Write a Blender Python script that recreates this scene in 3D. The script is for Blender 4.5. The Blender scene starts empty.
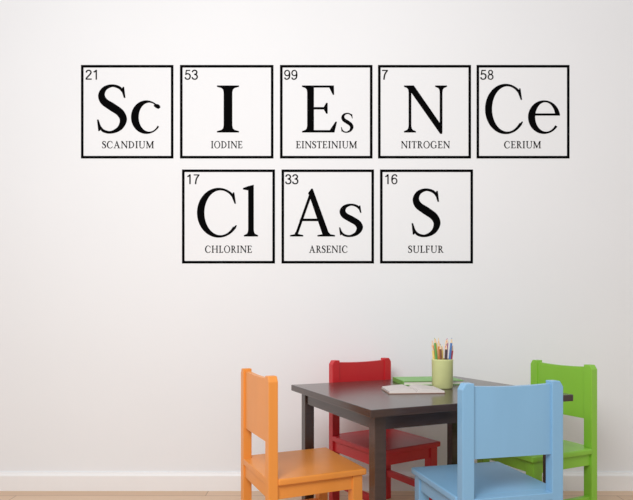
import bpy, bmesh, math
from mathutils import Vector, Matrix

scene = bpy.context.scene
scene.view_settings.view_transform = 'Standard'
WALL_Y = 2.42
HC = 0.77

def lin(c):
    return tuple(((v/255)/12.92 if v/255 <= 0.04045 else ((v/255+0.055)/1.055)**2.4) for v in c)

def mat(name, rgb, rough=0.5, noise=0.04, scale=30, spec=0.4, bump=0.0, stretch=(1,1,1), coat=0.0):
    m = bpy.data.materials.new(name); m.use_nodes = True
    nt = m.node_tree; b = nt.nodes['Principled BSDF']
    c = lin(rgb)
    tc = nt.nodes.new('ShaderNodeTexCoord')
    mp = nt.nodes.new('ShaderNodeMapping'); mp.inputs['Scale'].default_value = stretch
    n = nt.nodes.new('ShaderNodeTexNoise'); n.inputs['Scale'].default_value = scale; n.inputs['Detail'].default_value = 4
    r = nt.nodes.new('ShaderNodeValToRGB')
    r.color_ramp.elements[0].position = 0.3; r.color_ramp.elements[1].position = 0.7
    r.color_ramp.elements[0].color = (*[v*(1-noise) for v in c], 1)
    r.color_ramp.elements[1].color = (*[min(1, v*(1+noise)) for v in c], 1)
    nt.links.new(tc.outputs['Object'], mp.inputs[0]); nt.links.new(mp.outputs[0], n.inputs['Vector'])
    nt.links.new(n.outputs['Fac'], r.inputs[0]); nt.links.new(r.outputs[0], b.inputs['Base Color'])
    b.inputs['Roughness'].default_value = rough
    b.inputs['Specular IOR Level'].default_value = spec
    b.inputs['Coat Weight'].default_value = coat; b.inputs['Coat Roughness'].default_value = 0.2
    if bump:
        bp = nt.nodes.new('ShaderNodeBump'); bp.inputs['Strength'].default_value = bump; bp.inputs['Distance'].default_value = 0.002
        nt.links.new(n.outputs['Fac'], bp.inputs['Height']); nt.links.new(bp.outputs[0], b.inputs['Normal'])
    return m

def new_obj(name, bm, mats, loc=(0,0,0), rotz=0, parent=None, smooth=False):
    me = bpy.data.meshes.new(name); bm.to_mesh(me); bm.free()
    for m in (mats if isinstance(mats, (list, tuple)) else [mats]): me.materials.append(m)
    if smooth:
        for p in me.polygons: p.use_smooth = True
    o = bpy.data.objects.new(name, me); scene.collection.objects.link(o)
    o.location = loc; o.rotation_euler = (0, 0, rotz)
    if parent: o.parent = parent
    return o

def add_bm(dst, src, mi=0, M=None):
    if M is not None: bmesh.ops.transform(src, matrix=M, verts=src.verts)
    for f in src.faces: f.material_index = mi
    me = bpy.data.meshes.new('tmp'); src.to_mesh(me); src.free()
    dst.from_mesh(me); bpy.data.meshes.remove(me)

def box(dst, x0, x1, y0, y1, z0, z1, bev=0.002, mi=0, M=None, seg=2):
    b = bmesh.new(); bmesh.ops.create_cube(b, size=1)
    for v in b.verts:
        v.co = Vector(((x0+x1)/2+v.co.x*(x1-x0), (y0+y1)/2+v.co.y*(y1-y0), (z0+z1)/2+v.co.z*(z1-z0)))
    if bev: bmesh.ops.bevel(b, geom=b.edges[:], offset=bev, segments=seg, affect='EDGES', profile=0.6)
    add_bm(dst, b, mi, M)

def prism(dst, prof, y0, y1, bev=0.002, mi=0):
    b = bmesh.new()
    vs = [b.verts.new((p[0], y0, p[1])) for p in prof]
    f = b.faces.new(vs)
    r = bmesh.ops.extrude_face_region(b, geom=[f])
    for v in [g for g in r['geom'] if isinstance(g, bmesh.types.BMVert)]: v.co.y = y1
    bmesh.ops.recalc_face_normals(b, faces=b.faces[:])
    if bev: bmesh.ops.bevel(b, geom=b.edges[:], offset=bev, segments=2, affect='EDGES', profile=0.6)
    add_bm(dst, b, mi)

# ------------------------------------------------------------------ room
m_wall = mat('wall_paint', (235, 236, 238), 0.85, 0.005, 3, 0.2, 0.0)
m_base = mat('baseboard_white', (240, 239, 239), 0.45, 0.01, 8)
bm = bmesh.new(); box(bm, -4.5, 4.5, WALL_Y, WALL_Y+0.12, 0, 3.0, 0)
new_obj('wall_back', bm, m_wall)
bm = bmesh.new()
b = bmesh.new()
prof = [(0,0),(-0.016,0),(-0.016,0.066),(-0.012,0.072),(-0.009,0.074),(-0.007,0.080),(0,0.080)]
vs = [b.verts.new((-4.5, WALL_Y+p[0], p[1])) for p in prof]
f = b.faces.new(vs); r = bmesh.ops.extrude_face_region(b, geom=[f])
for v in [g for g in r['geom'] if isinstance(g, bmesh.types.BMVert)]: v.co.x = 4.5
bmesh.ops.recalc_face_normals(b, faces=b.faces[:])
add_bm(bm, b); new_obj('baseboard_back', bm, m_base)

mf = bpy.data.materials.new('floor_light_wood'); mf.use_nodes = True
nt = mf.node_tree; pb = nt.nodes['Principled BSDF']
tc = nt.nodes.new('ShaderNodeTexCoord')
br = nt.nodes.new('ShaderNodeTexBrick')
br.inputs['Scale'].default_value = 1.0; br.inputs['Brick Width'].default_value = 1.3; br.inputs['Row Height'].default_value = 0.13
br.inputs['Mortar Size'].default_value = 0.0015; br.offset = 0.37
br.inputs['Color1'].default_value = (*lin((222,192,164)),1); br.inputs['Color2'].default_value = (*lin((212,180,150)),1)
br.inputs['Mortar'].default_value = (*lin((150,120,95)),1)
mp = nt.nodes.new('ShaderNodeMapping'); mp.inputs['Scale'].default_value = (1.5, 22, 1)
nz = nt.nodes.new('ShaderNodeTexNoise'); nz.inputs['Scale'].default_value = 3; nz.inputs['Detail'].default_value = 6
mx = nt.nodes.new('ShaderNodeMix'); mx.data_type = 'RGBA'; mx.blend_type = 'MULTIPLY'; mx.inputs['Factor'].default_value = 0.35
rp = nt.nodes.new('ShaderNodeValToRGB'); rp.color_ramp.elements[0].color = (.6,.55,.5,1); rp.color_ramp.elements[1].color = (1,1,1,1)
nt.links.new(tc.outputs['Object'], br.inputs['Vector']); nt.links.new(tc.outputs['Object'], mp.inputs[0])
nt.links.new(mp.outputs[0], nz.inputs['Vector']); nt.links.new(nz.outputs['Fac'], rp.inputs[0])
nt.links.new(br.outputs['Color'], mx.inputs['A']); nt.links.new(rp.outputs[0], mx.inputs['B'])
nt.links.new(mx.outputs['Result'], pb.inputs['Base Color']); pb.inputs['Roughness'].default_value = 0.4
bm = bmesh.new(); box(bm, -4.5, 4.5, -2.5, WALL_Y+0.12, -0.1, 0, 0)
new_obj('floor', bm, mf)

# ------------------------------------------------------------------ furniture
ANG = math.radians(23.5)
D2 = Vector((math.cos(ANG), math.sin(ANG), 0)); D1 = Vector((-math.sin(ANG), math.cos(ANG), 0))
TC = Vector((0.382, 1.90, 0)); TH = 0.52

def wood_paint(name, rgb):
    return mat(name, rgb, 0.42, 0.03, 12, 0.45, 0.05, (1,1,0.2), 0.15)
m_or = wood_paint('orange_paint', (230,146,62)); m_rd = wood_paint('red_paint', (200,36,44))
m_bl = wood_paint('blue_paint', (130,178,214)); m_gr = wood_paint('green_paint', (138,198,62))

def chair(material, u, v, face, W=0.30):
    bm = bmesh.new()
    D, H, S, P = 0.315, 0.60, 0.30, 0.034
    # origin sits under the middle of the seat back
    for sx in (-1, 1):
        xo, xi = sx*W/2, sx*(W/2-P)
        pr = [(xi,0),(xo,0),(xo,H-0.016),(xo-sx*0.010,H),(xi,H)]
        prism(bm, pr, 0, P*0.85, 0.0022)
        box(bm, min(xo,xi)+(0.003 if sx<0 else -0.003), max(xo,xi)+(0.003 if sx<0 else -0.003), D-P-0.006, D-0.006, 0, S-0.018, 0.0022)
    xi = W/2-P+0.002
    n = 14
    pr = [(-xi, 0.402), (xi, 0.402)]
    for i in range(n+1):
        t = i/n; x = xi*(1-2*t)
        pr.append((x, 0.592-0.004*(1-(2*t-1)**2)))
    prism(bm, pr, 0.006, 0.024, 0)
    box(bm, -xi, xi, 0.005, 0.023, S-0.062, S-0.018, 0.0015)
    box(bm, -xi, xi, D-0.030, D-0.012, S-0.062, S-0.018, 0.0015)
    for sx in (-1,1):
        a, c = sorted((sx*(W/2-0.008), sx*(W/2-0.026)))
        box(bm, a, c, P*0.8, D-P-0.003, S-0.062, S-0.018, 0.0015)
        box(bm, a, c, P*0.8, D-P-0.003, 0.10, 0.125, 0.0015)
    box(bm, -W/2-0.004, W/2+0.004, P*0.85, D+0.006, S-0.02, S, 0.006, seg=3)
    box(bm, -xi, xi, 0.0, P, S-0.02, S-0.0005, 0.002)
    p = TC+D2*u+D1*v
    return new_obj('childrens_chair', bm, material, (p.x, p.y, 0), ANG+face)

chair(m_or, -0.612, 0.047, -math.pi/2)
chair(m_rd, -0.048, 0.405, math.pi+math.radians(8), 0.298)
chair(m_gr, 0.602, -0.060, math.pi/2+math.radians(1), 0.285)
chair(m_bl, -0.060, -0.490, -math.radians(10), 0.300)

m_tb = mat('dark_brown_wood', (62,47,43), 0.22, 0.12, 14, 0.5, 0.03, (1,8,8), 0.15)
bm = bmesh.new()
TW, TD = 0.756, 0.61
box(bm, -TW/2, TW/2, -TD/2, TD/2, TH-0.022, TH, 0.003)
ins, L = 0.03, 0.036
for sx in (-1,1):
    for sy in (-1,1):
        a, c = sorted((sx*(TW/2-ins), sx*(TW/2-ins-L))); d, e = sorted((sy*(TD/2-ins), sy*(TD/2-ins-L)))
        box(bm, a, c, d, e, 0, TH-0.02, 0.002)
    a, c = sorted((sx*(TW/2-ins-0.006), sx*(TW/2-ins-0.024)))
    box(bm, a, c, -TD/2+ins+L-.002, TD/2-ins-L+.002, TH-0.065, TH-0.02, 0.001)
    a, c = sorted((sx*(TD/2-ins-0.006), sx*(TD/2-ins-0.024)))
    box(bm, -TW/2+ins+L-.002, TW/2-ins-L+.002, a, c, TH-0.065, TH-0.02, 0.001)
tc_ = TC - D2*0.010
new_obj('childrens_table', bm, m_tb, (tc_.x, tc_.y, 0), ANG)

# ------------------------------------------------------------------ pencil cup + pencils
cup = bpy.data.objects.new('pencil_cup', None); scene.collection.objects.link(cup)
cup.location = (0.450, 1.93, TH)
m_cup = mat('cup_pale_green', (208,212,150), 0.3, 0.03, 20)
bm = bmesh.new()
prof = [(0,0.0),(0.034,0.0),(0.0365,0.003),(0.0375,0.098),(0.0385,0.102),(0.037,0.104),(0.0355,0.102),(0.0345,0.004),(0,0.004)]
N = 40; rings = []
for (rr, z) in prof:
    rings.append([bm.verts.new((rr*math.cos(2*math.pi*i/N), rr*math.sin(2*math.pi*i/N), z)) for i in range(N)] if rr else [bm.verts.new((0,0,z))])
for a, c in zip(rings, rings[1:]):
    for i in range(N):
        j = (i+1) % N
        if len(a) == 1: bm.faces.new((a[0], c[i], c[j]))
        elif len(c) == 1: bm.faces.new((a[i], a[j], c[0]))
        else: bm.faces.new((a[i], a[j], c[j], c[i]))
bmesh.ops.recalc_face_normals(bm, faces=bm.faces[:])
new_obj('cup_body', bm, m_cup, parent=cup, smooth=True)
cols = [(230,80,60),(240,190,60),(110,170,90),(90,130,190),(190,110,170),(235,150,80),(140,95,70),(210,80,100),(110,190,190),(250,220,130),(80,70,75)]
pm = [mat('pencil_paint', c, 0.35, 0.02, 30) for c in cols] + [mat('pencil_wood', (236,208,172), 0.6, 0.05, 60)]
bm = bmesh.new()
for k in range(17):
    inner = k >= 11
    a = 2*math.pi*k/(6 if inner else 11)+0.3
    rb = 0.007 if inner else 0.019; rt = 0.012 if inner else 0.030
    b0 = Vector((rb*math.cos(a), rb*math.sin(a), 0.006)); b1 = Vector((rt*math.cos(a), rt*math.sin(a), 0.1))
    d = (b1-b0).normalized(); Ln = 0.142+0.016*math.sin(k*2.3)
    q = d.to_track_quat('Z', 'Y').to_matrix().to_4x4()
    def seg(r1, r2, z0, z1, mi):
        t = bmesh.new(); bmesh.ops.create_cone(t, cap_ends=True, segments=6, radius1=r1, radius2=r2, depth=z1-z0)
        bmesh.ops.translate(t, verts=t.verts, vec=(0,0,(z0+z1)/2))
        add_bm(bm, t, mi, Matrix.Translation(b0) @ q)
    ci = (k*4) % 11
    seg(0.0042, 0.0042, 0, Ln, ci); seg(0.0042, 0.0015, Ln, Ln+0.014, 11); seg(0.0015, 0.0002, Ln+0.014, Ln+0.019, ci)
new_obj('pencils', bm, pm, parent=cup)

# ------------------------------------------------------------------ books
m_pages = mat('pages', (236,230,220), 0.8, 0.03, 80)
m_gbook = mat('green_cover', (120,180,90), 0.4, 0.04, 20)
def book(name, cx, cy, rz, w, d, h, mc):
    bm = bmesh.new()
    box(bm, -w/2, w/2, -d/2, d/2, 0, 0.0022, 0.0006, 0)
    box(bm, -w/2, w/2, -d/2, d/2, h-0.0022, h, 0.0006, 0)
    box(bm, -w/2, -w/2+0.003, -d/2, d/2, 0, h, 0.001, 0)
    box(bm, -w/2+0.002, w/2-0.004, -d/2+0.004, d/2-0.004, 0.002, h-0.002, 0, 1)
    return new_obj(name, bm, [mc, m_pages], (cx, cy, TH), rz)
book('green_book', 0.428, 2.085, ANG*0.3, 0.235, 0.15, 0.016, m_gbook)

# open book with ruled pages
m_rule = bpy.data.materials.new('ruled_pages'); m_rule.use_nodes = True
nt = m_rule.node_tree; pb = nt.nodes['Principled BSDF']; pb.inputs['Roughness'].default_value = 0.8
tc = nt.nodes.new('ShaderNodeTexCoord'); wv = nt.nodes.new('ShaderNodeTexWave')
wv.bands_direction = 'Y'; wv.inputs['Scale'].default_value = 18
cr = nt.nodes.new('ShaderNodeValToRGB')
cr.color_ramp.elements[0].color = (*lin((120,112,122)),1); cr.color_ramp.elements[0].position = 0.1
cr.color_ramp.elements[1].color = (*lin((226,218,212)),1); cr.color_ramp.elements[1].position = 0.35
nt.links.new(tc.outputs['Object'], wv.inputs['Vector']); nt.links.new(wv.outputs['Fac'], cr.inputs[0])
nt.links.new(cr.outputs[0], pb.inputs['Base Color'])
m_cov = mat('book_cover_brown', (150,120,105), 0.5, 0.05, 20)
bm = bmesh.new()
w_, d_ = 0.185, 0.125
box(bm, -w_/2-0.003, w_/2+0.003, -d_/2-0.003, d_/2+0.003, 0, 0.0025, 0.0008, 0)
pr = [(-w_/2, 0.0025), (w_/2, 0.0025)]
n = 28
for i in range(n+1):
    x = w_/2*(1-2*i/n); t = abs(x)/(w_/2)
    pr.append((x, 0.006+0.010*(min(1, t/0.18)**0.6)*(1-t**2*0.75) - 0.002*(t < 0.02)))
prism(bm, pr, -d_/2, d_/2, 0, 1)
new_obj('open_book', bm, [m_cov, m_rule], (0.327, 1.845, TH), ANG*0.2)

# ------------------------------------------------------------------ glyph library (cap height 1)
def ring(cx, cy, ro, so, dx, ri, si, a0, a1, n=44):
    out = []
    for i in range(n):
        q = []
        for t in (i/n, (i+1)/n):
            a = math.radians(a0+(a1-a0)*t)
            q.append(((cx+ro*math.cos(a), cy+so*math.sin(a)), (cx+dx+ri*math.cos(a), cy+si*math.sin(a))))
        out.append([q[0][0], q[1][0], q[1][1], q[0][1]])
    return out
def stroke(pts, ws, sub=8):
    P = [Vector(p) for p in pts]; C = []
    for i in range(len(P)-1):
        p0, p1, p2, p3 = P[max(i-1,0)], P[i], P[i+1], P[min(i+2,len(P)-1)]
        for s in range(sub + (1 if i == len(P)-2 else 0)):
            t = s/sub
            c = 0.5*((2*p1)+(p2-p0)*t+(2*p0-5*p1+4*p2-p3)*t*t+(3*p1-p0-3*p2+p3)*t**3)
            C.append((c, ws[i]*(1-t)+ws[i+1]*t))
    L = []
    for i, (c, w) in enumerate(C):
        d = (C[min(i+1,len(C)-1)][0]-C[max(i-1,0)][0]).normalized(); n = Vector((-d.y, d.x))
        L.append((tuple(c+n*w/2), tuple(c-n*w/2)))
    return [[L[i][0], L[i+1][0], L[i+1][1], L[i][1]] for i in range(len(L)-1)]
def stem(x, w, y0=0, y1=1, s=0.10, bot=(1,1), top=(1,1)):
    """single outline: stem with bracketed serifs"""
    l, r = x-w/2, x+w/2; t = 0.036
    def corner(e, side, y, sgn, on):
        if not on: return [(e, y)]
        return [(e+side*s,y),(e+side*s,y+sgn*t*.8),(e+side*s*.35,y+sgn*t*1.5),(e+side*s*.1,y+sgn*t*2.4),(e,y+sgn*t*4)]
    p = list(reversed(corner(l,-1,y0,1,bot[0]))) + corner(r,1,y0,1,bot[1]) + list(reversed(corner(r,1,y1,-1,top[1]))) + corner(l,-1,y1,-1,top[0])
    return [p]
W, T = 0.13, 0.06
def gI(): return stem(0.21, W)
def gE(w=0.66, bottom=True):
    o = stem(0.20, W, bot=(1, 0 if bottom else 1), top=(1,0))
    o += [[(0.265,0.955),(w-.10,0.955),(w-.03,0.80),(w-.005,0.80),(w-.01,1),(0.265,1)],
          [(0.265,0.49),(0.455,0.49),(0.50,0.40),(0.53,0.40),(0.53,0.63),(0.50,0.63),(0.455,0.54),(0.265,0.54)]]
    if bottom: o += [[(0.265,0),(w,0),(w+.05,0.23),(w+.02,0.23),(w-.09,.05),(0.265,0.05)]]
    return o
def gF(): return gE(0.60, False)
def gL():
    w = 0.60
    return stem(0.20, W, bot=(1,0)) + [[(0.265,0),(w,0),(w+.04,0.23),(w+.01,0.23),(w-.09,.05),(0.265,0.05)]]
def gN():
    return (stem(0.16, T, bot=(1,1), top=(1,0)) + stem(0.84, T, y0=0.0, bot=(0,0), top=(1,1)) +
            [[(0.06,1),(0.245,1),(0.865,0.13),(0.865,-0.03),(0.82,-0.03),(0.135,0.92)]])
def gA():
    return ([[(0.12,0.03),(0.18,0.03),(0.47,0.86),(0.44,0.95)], [(0.40,0.93),(0.47,1.03),(0.50,1.03),(0.855,0.03),(0.71,0.03),(0.44,0.84)],
             [(0.22,0.33),(0.63,0.33),(0.62,0.385),(0.24,0.385)], [(0.02,0),(0.30,0),(0.30,0.03),(0.19,0.055),(0.17,.09),(0.13,.09),(0.12,0.05),(0.02,0.03)],
             [(0.60,0),(0.97,0),(0.97,0.03),(0.87,0.05),(0.84,.09),(0.70,.09),(0.71,0.05),(0.60,0.03)]])
def gC():
    return (ring(0.47,0.5,0.44,0.525,0.035,0.325,0.472,42,322) +
            [[(0.76,0.93),(0.785,0.93),(0.82,0.69),(0.79,0.69),(0.74,0.82)], [(0.81,0.16),(0.84,0.235),(0.815,0.24),(0.765,0.19)]])
def gG():
    return gC() + stem(0.79, W*.9, y0=0.06, y1=0.42, s=0.09, bot=(0,0), top=(1,1))
def gO(): return ring(0.48,0.5,0.44,0.525,0,0.325,0.478,0,360,60)
def gD(): return stem(0.20,W,bot=(1,0),top=(1,0)) + ring(0.27,0.5,0.57,0.5,0,0.445,0.45,-90,90)+[[(0.265,0),(0.28,0),(0.28,0.05),(0.265,0.05)],[(0.265,0.95),(0.28,0.95),(0.28,1),(0.265,1)]]
def gH(): return stem(0.20,W)+stem(0.82,W)+[[(0.265,0.49),(0.755,0.49),(0.755,0.54),(0.265,0.54)]]
def gT():
    return stem(0.38,W,top=(0,0))+[[(0.04,0.955),(0.72,0.955),(0.72,1),(0.04,1)],[(0.02,0.79),(0.045,0.79),(0.10,0.955),(0.07,1),(0.04,1)],[(0.74,0.79),(0.715,0.79),(0.66,0.955),(0.69,1),(0.72,1)]]
def gU():
    return (stem(0.20,W,y0=0.32,bot=(0,0))+stem(0.80,T,y0=0.32,bot=(0,0))+ring(0.48,0.33,0.345,0.355,0.02,0.275,0.29,180,360))
def gR():
    return (stem(0.20,W,top=(1,0))+ring(0.30,0.74,0.31,0.26,0,0.185,0.21,-90,90)+[[(0.265,0.95),(0.31,0.95),(0.31,1),(0.265,1)],[(0.265,0.48),(0.31,0.48),(0.31,0.53),(0.265,0.53)],
            [(0.31,0.50),(0.44,0.50),(0.74,0.06),(0.80,0.03),(0.80,0),(0.64,0)]])
def gM():
    return (stem(0.17,T,top=(1,0))+stem(0.98,W,top=(0,1))+[[(0.07,1),(0.245,1),(0.60,0.22),(0.56,0.0),(0.53,0.0),(0.15,0.88)],[(0.56,0.0),(0.58,0.22),(0.92,1),(1.0,1),(0.93,0.85)]])
def gS(k=1.0, w=1.0):
    pts = [(.515,.83),(.44,.94),(.30,.985),(.16,.925),(.10,.79),(.15,.655),(.30,.54),(.45,.42),(.51,.27),(.44,.10),(.28,.015),(.13,.05),(.055,.17)]
    ws = [.03,.06,.055,.09,.125,.15,.165,.155,.135,.095,.055,.06,.03]
    o = stroke([(a*k,b*k) for a,b in pts],[q*k*w for q in ws])
    o += [[(.50*k,.96*k),(.525*k,.96*k),(.55*k,.73*k),(.52*k,.73*k),(.47*k,.90*k)], [(.065*k,.04*k),(.04*k,.04*k),(.015*k,.28*k),(.045*k,.28*k),(.10*k,.10*k)]]
    return o
def gs(): return gS(0.68, 1.15)
def gc():
    return (ring(0.30,0.33,0.28,0.35,0.05,0.19,0.302,48,325)+
            stroke([(0.44,0.585),(0.50,0.555),(0.535,0.515)],[0.05,0.09,0.05]))
def ge():
    return (ring(0.30,0.33,0.28,0.35,0.035,0.19,0.302,172,326)+ring(0.30,0.33,0.28,0.35,0.02,0.175,0.31,6,172)+
            [[(0.05,0.362),(0.575,0.362),(0.565,0.408),(0.06,0.408)]])
def gl():
    return stem(0.17,0.12,y1=1.06,s=0.09,top=(0,0))+[[(0.11,1.06),(0.23,1.09),(0.23,1.06)],[(0.0,1.02),(0.11,1.06),(0.11,0.97),(0.0,0.99)]]
G = {'I':(gI,.42),'E':(gE,.74),'F':(gF,.66),'L':(gL,.68),'N':(gN,.98),'A':(gA,.98),'C':(gC,.90),'G':(gG,.98),'O':(gO,.96),'D':(gD,.92),
     'H':(gH,1.02),'T':(gT,.76),'U':(gU,.96),'R':(gR,.80),'M':(gM,1.16),'S':(gS,.60),'s':(gs,.42),'c':(gc,.60),'e':(ge,.62),'l':(gl,.34)}
K = 0.125
def cs(p): return stroke(p, [K]*len(p))
DG = {
 '1': [[(.28,0),(.40,0),(.40,1),(.31,1),(.28,.95)]] + cs([(.34,.97),(.24,.84),(.11,.76)]),
 '2': cs([(.08,.72),(.12,.87),(.28,.95),(.44,.88),(.49,.73),(.42,.56),(.25,.36),(.10,.16),(.06,.04)]) + [[(.01,0),(.56,0),(.56,.115),(.04,.115)]],
 '3': cs([(.07,.75),(.13,.89),(.28,.95),(.42,.89),(.47,.75),(.41,.59),(.24,.53)]) + cs([(.24,.535),(.43,.47),(.51,.29),(.43,.10),(.26,.045),(.11,.11),(.05,.26)]),
 '5': [[(.12,.88),(.50,.88),(.50,.99),(.12,.99)], [(.05,.49),(.15,.48),(.21,.95),(.12,.99)]] + cs([(.08,.50),(.18,.58),(.30,.60),(.45,.51),(.50,.33),(.43,.12),(.27,.045),(.12,.10),(.05,.25)]),
 '6': ring(.285,.32,.265,.335,0,.155,.225,0,360,32) + cs([(.50,.77),(.43,.91),(.30,.95),(.15,.86),(.08,.66),(.07,.38)]),
 '7': [[(.04,.88),(.54,.88),(.54,.97),(.50,.99),(.04,.99)]] + cs([(.49,.92),(.35,.70),(.25,.42),(.20,.0)]),
 '8': ring(.28,.745,.215,.25,0,.11,.15,0,360,32) + ring(.28,.275,.26,.29,0,.15,.185,0,360,32),
 '9': ring(.275,.67,.26,.325,0,.15,.215,0,360,32) + cs([(.06,.22),(.13,.08),(.26,.045),(.41,.13),(.48,.33),(.49,.62)]),
}

SC = 540/WALL_Y
def wx(u): return (u-316.5)/SC
def wz(v): return HC+(318-v)/SC
m_vinyl = bpy.data.materials.new('black_vinyl'); m_vinyl.use_nodes = True
pv = m_vinyl.node_tree.nodes['Principled BSDF']
pv.inputs['Base Color'].default_value = (0.0015,0.0015,0.0017,1); pv.inputs['Roughness'].default_value = 0.8
pv.inputs['Specular IOR Level'].default_value = 0.03

CNT = [0]
def put(bm, polys, x0, x1, base, top=None, capref=1.0):
    xs = [p[0] for q in polys for p in q]
    a, c = min(xs), max(xs)
    sx = (x1-x0)/(c-a); sy = (base-top)/capref
    for q in polys:
        CNT[0] += 1; y = -1e-5*(CNT[0] % 13)
        vs = [bm.verts.new((wx(x0+(p[0]-a)*sx), y, wz(base-p[1]*sy))) for p in q]
        try: bm.faces.new(vs)
        except ValueError: pass
def rect(bm, x0, x1, y0, y1):
    bm.faces.new([bm.verts.new((wx(a), 0, wz(b))) for a, b in ((x0,y1),(x1,y1),(x1,y0),(x0,y0))])
def text(bm, s, x0, x1, base, top):
    polys = []; x = 0
    for ch in s:
        g, adv = G[ch]
        for ox, oy in ((0,0),(0.035,0.0),(0.018,0.03)):     # slightly heavier small-size weight
            polys += [[(p[0]+x+ox, p[1]+oy) for p in q] for q in g()]
        x += adv+0.07
    put(bm, polys, x0, x1, base, top)
def number(bm, s, x0, x1, base, top):
    polys = []
    for i, ch in enumerate(s): polys += [[(p[0]+i*0.62, p[1]) for p in q] for q in DG[ch]]
    put(bm, polys, x0, x1, base, top)

R1, R2 = (65, 158.5), (169.5, 263.5)
tiles = [
 (81,173.5,R1,'21',(85.5,97),[('S',97,127,133,85),('c',131,160.5,133,85)],'SCANDIUM',(102,154)),
 (180,273.5,R1,'53',(184.5,198),[('I',217,239,132.5,85.5)],'IODINE',(211,242.5)),
 (280,372.5,R1,'99',(284,297.5),[('E',302,337,132.5,85.5),('s',341,353.5,132.5,104)],'EINSTEINIUM',(296,357)),
 (378,471,R1,'7',(382,388),[('N',404,447,132.5,85.5)],'NITROGEN',(401,450)),
 (476.5,569.5,R1,'58',(480,493.5),[('C',485,523,133,85),('e',528,560,133,85)],'CERIUM',(504,541)),
 (182,275,R2,'17',(187,199.5),[('C',197,237,236.5,189),('l',243,258,236.5,189)],'CHLORINE',(205,252)),
 (281.5,374,R2,'33',(285,298.5),[('A',290,335,236.5,190),('s',339,363,236.5,189)],'ARSENIC',(309,347.5)),
 (380,473,R2,'16',(385,397.5),[('S',411.5,440.5,236.5,189)],'SULFUR',(408,443.5)),
]
for (x0,x1,(y0,y1),num,(n0,n1),letters,cap,(c0,c1)) in tiles:
    bm = bmesh.new(); t = 2.6
    rect(bm,x0,x1,y0,y0+t); rect(bm,x0,x1,y1-t,y1); rect(bm,x0,x0+t,y0+t,y1-t); rect(bm,x1-t,x1,y0+t,y1-t)
    for (ch,a,b_,base,top) in letters: put(bm, G[ch][0](), a, b_, base, top)
    text(bm, cap, c0, c1, y0+83.3, y0+76.3)
    number(bm, num, n0, n1, y0+14.7, y0+4.8)
    for f in bm.faces:
        f.normal_update()
        if f.normal.y > 0: f.normal_flip()
    new_obj('wall_decal', bm, m_vinyl, (0, WALL_Y-0.0006, 0))

# ------------------------------------------------------------------ light
w = bpy.data.worlds.new('World'); scene.world = w; w.use_nodes = True
w.node_tree.nodes['Background'].inputs[0].default_value = (0.99, 0.99, 1.0, 1)
w.node_tree.nodes['Background'].inputs[1].default_value = 0.60
def area(name, loc, target, size, e, col=(1,1,1)):
    l = bpy.data.lights.new(name, 'AREA'); l.shape = 'RECTANGLE'; l.size, l.size_y = size; l.energy = e; l.color = col
    o = bpy.data.objects.new(name, l); scene.collection.objects.link(o); o.location = loc
    o.rotation_euler = (Vector(target)-Vector(loc)).to_track_quat('-Z', 'Y').to_euler()
area('softbox_light', (-0.6, -0.2, 2.1), (0.3, 2.4, 0.7), (1.3, 1.1), 50)

# ------------------------------------------------------------------ camera
cam = bpy.data.cameras.new('camera'); cam.sensor_width = 36; cam.lens = 540/633*36
cam.shift_y = (318-250)/633
co = bpy.data.objects.new('camera', cam); scene.collection.objects.link(co)
co.location = (0, 0, HC); co.rotation_euler = (math.pi/2, 0, 0)
scene.camera = co
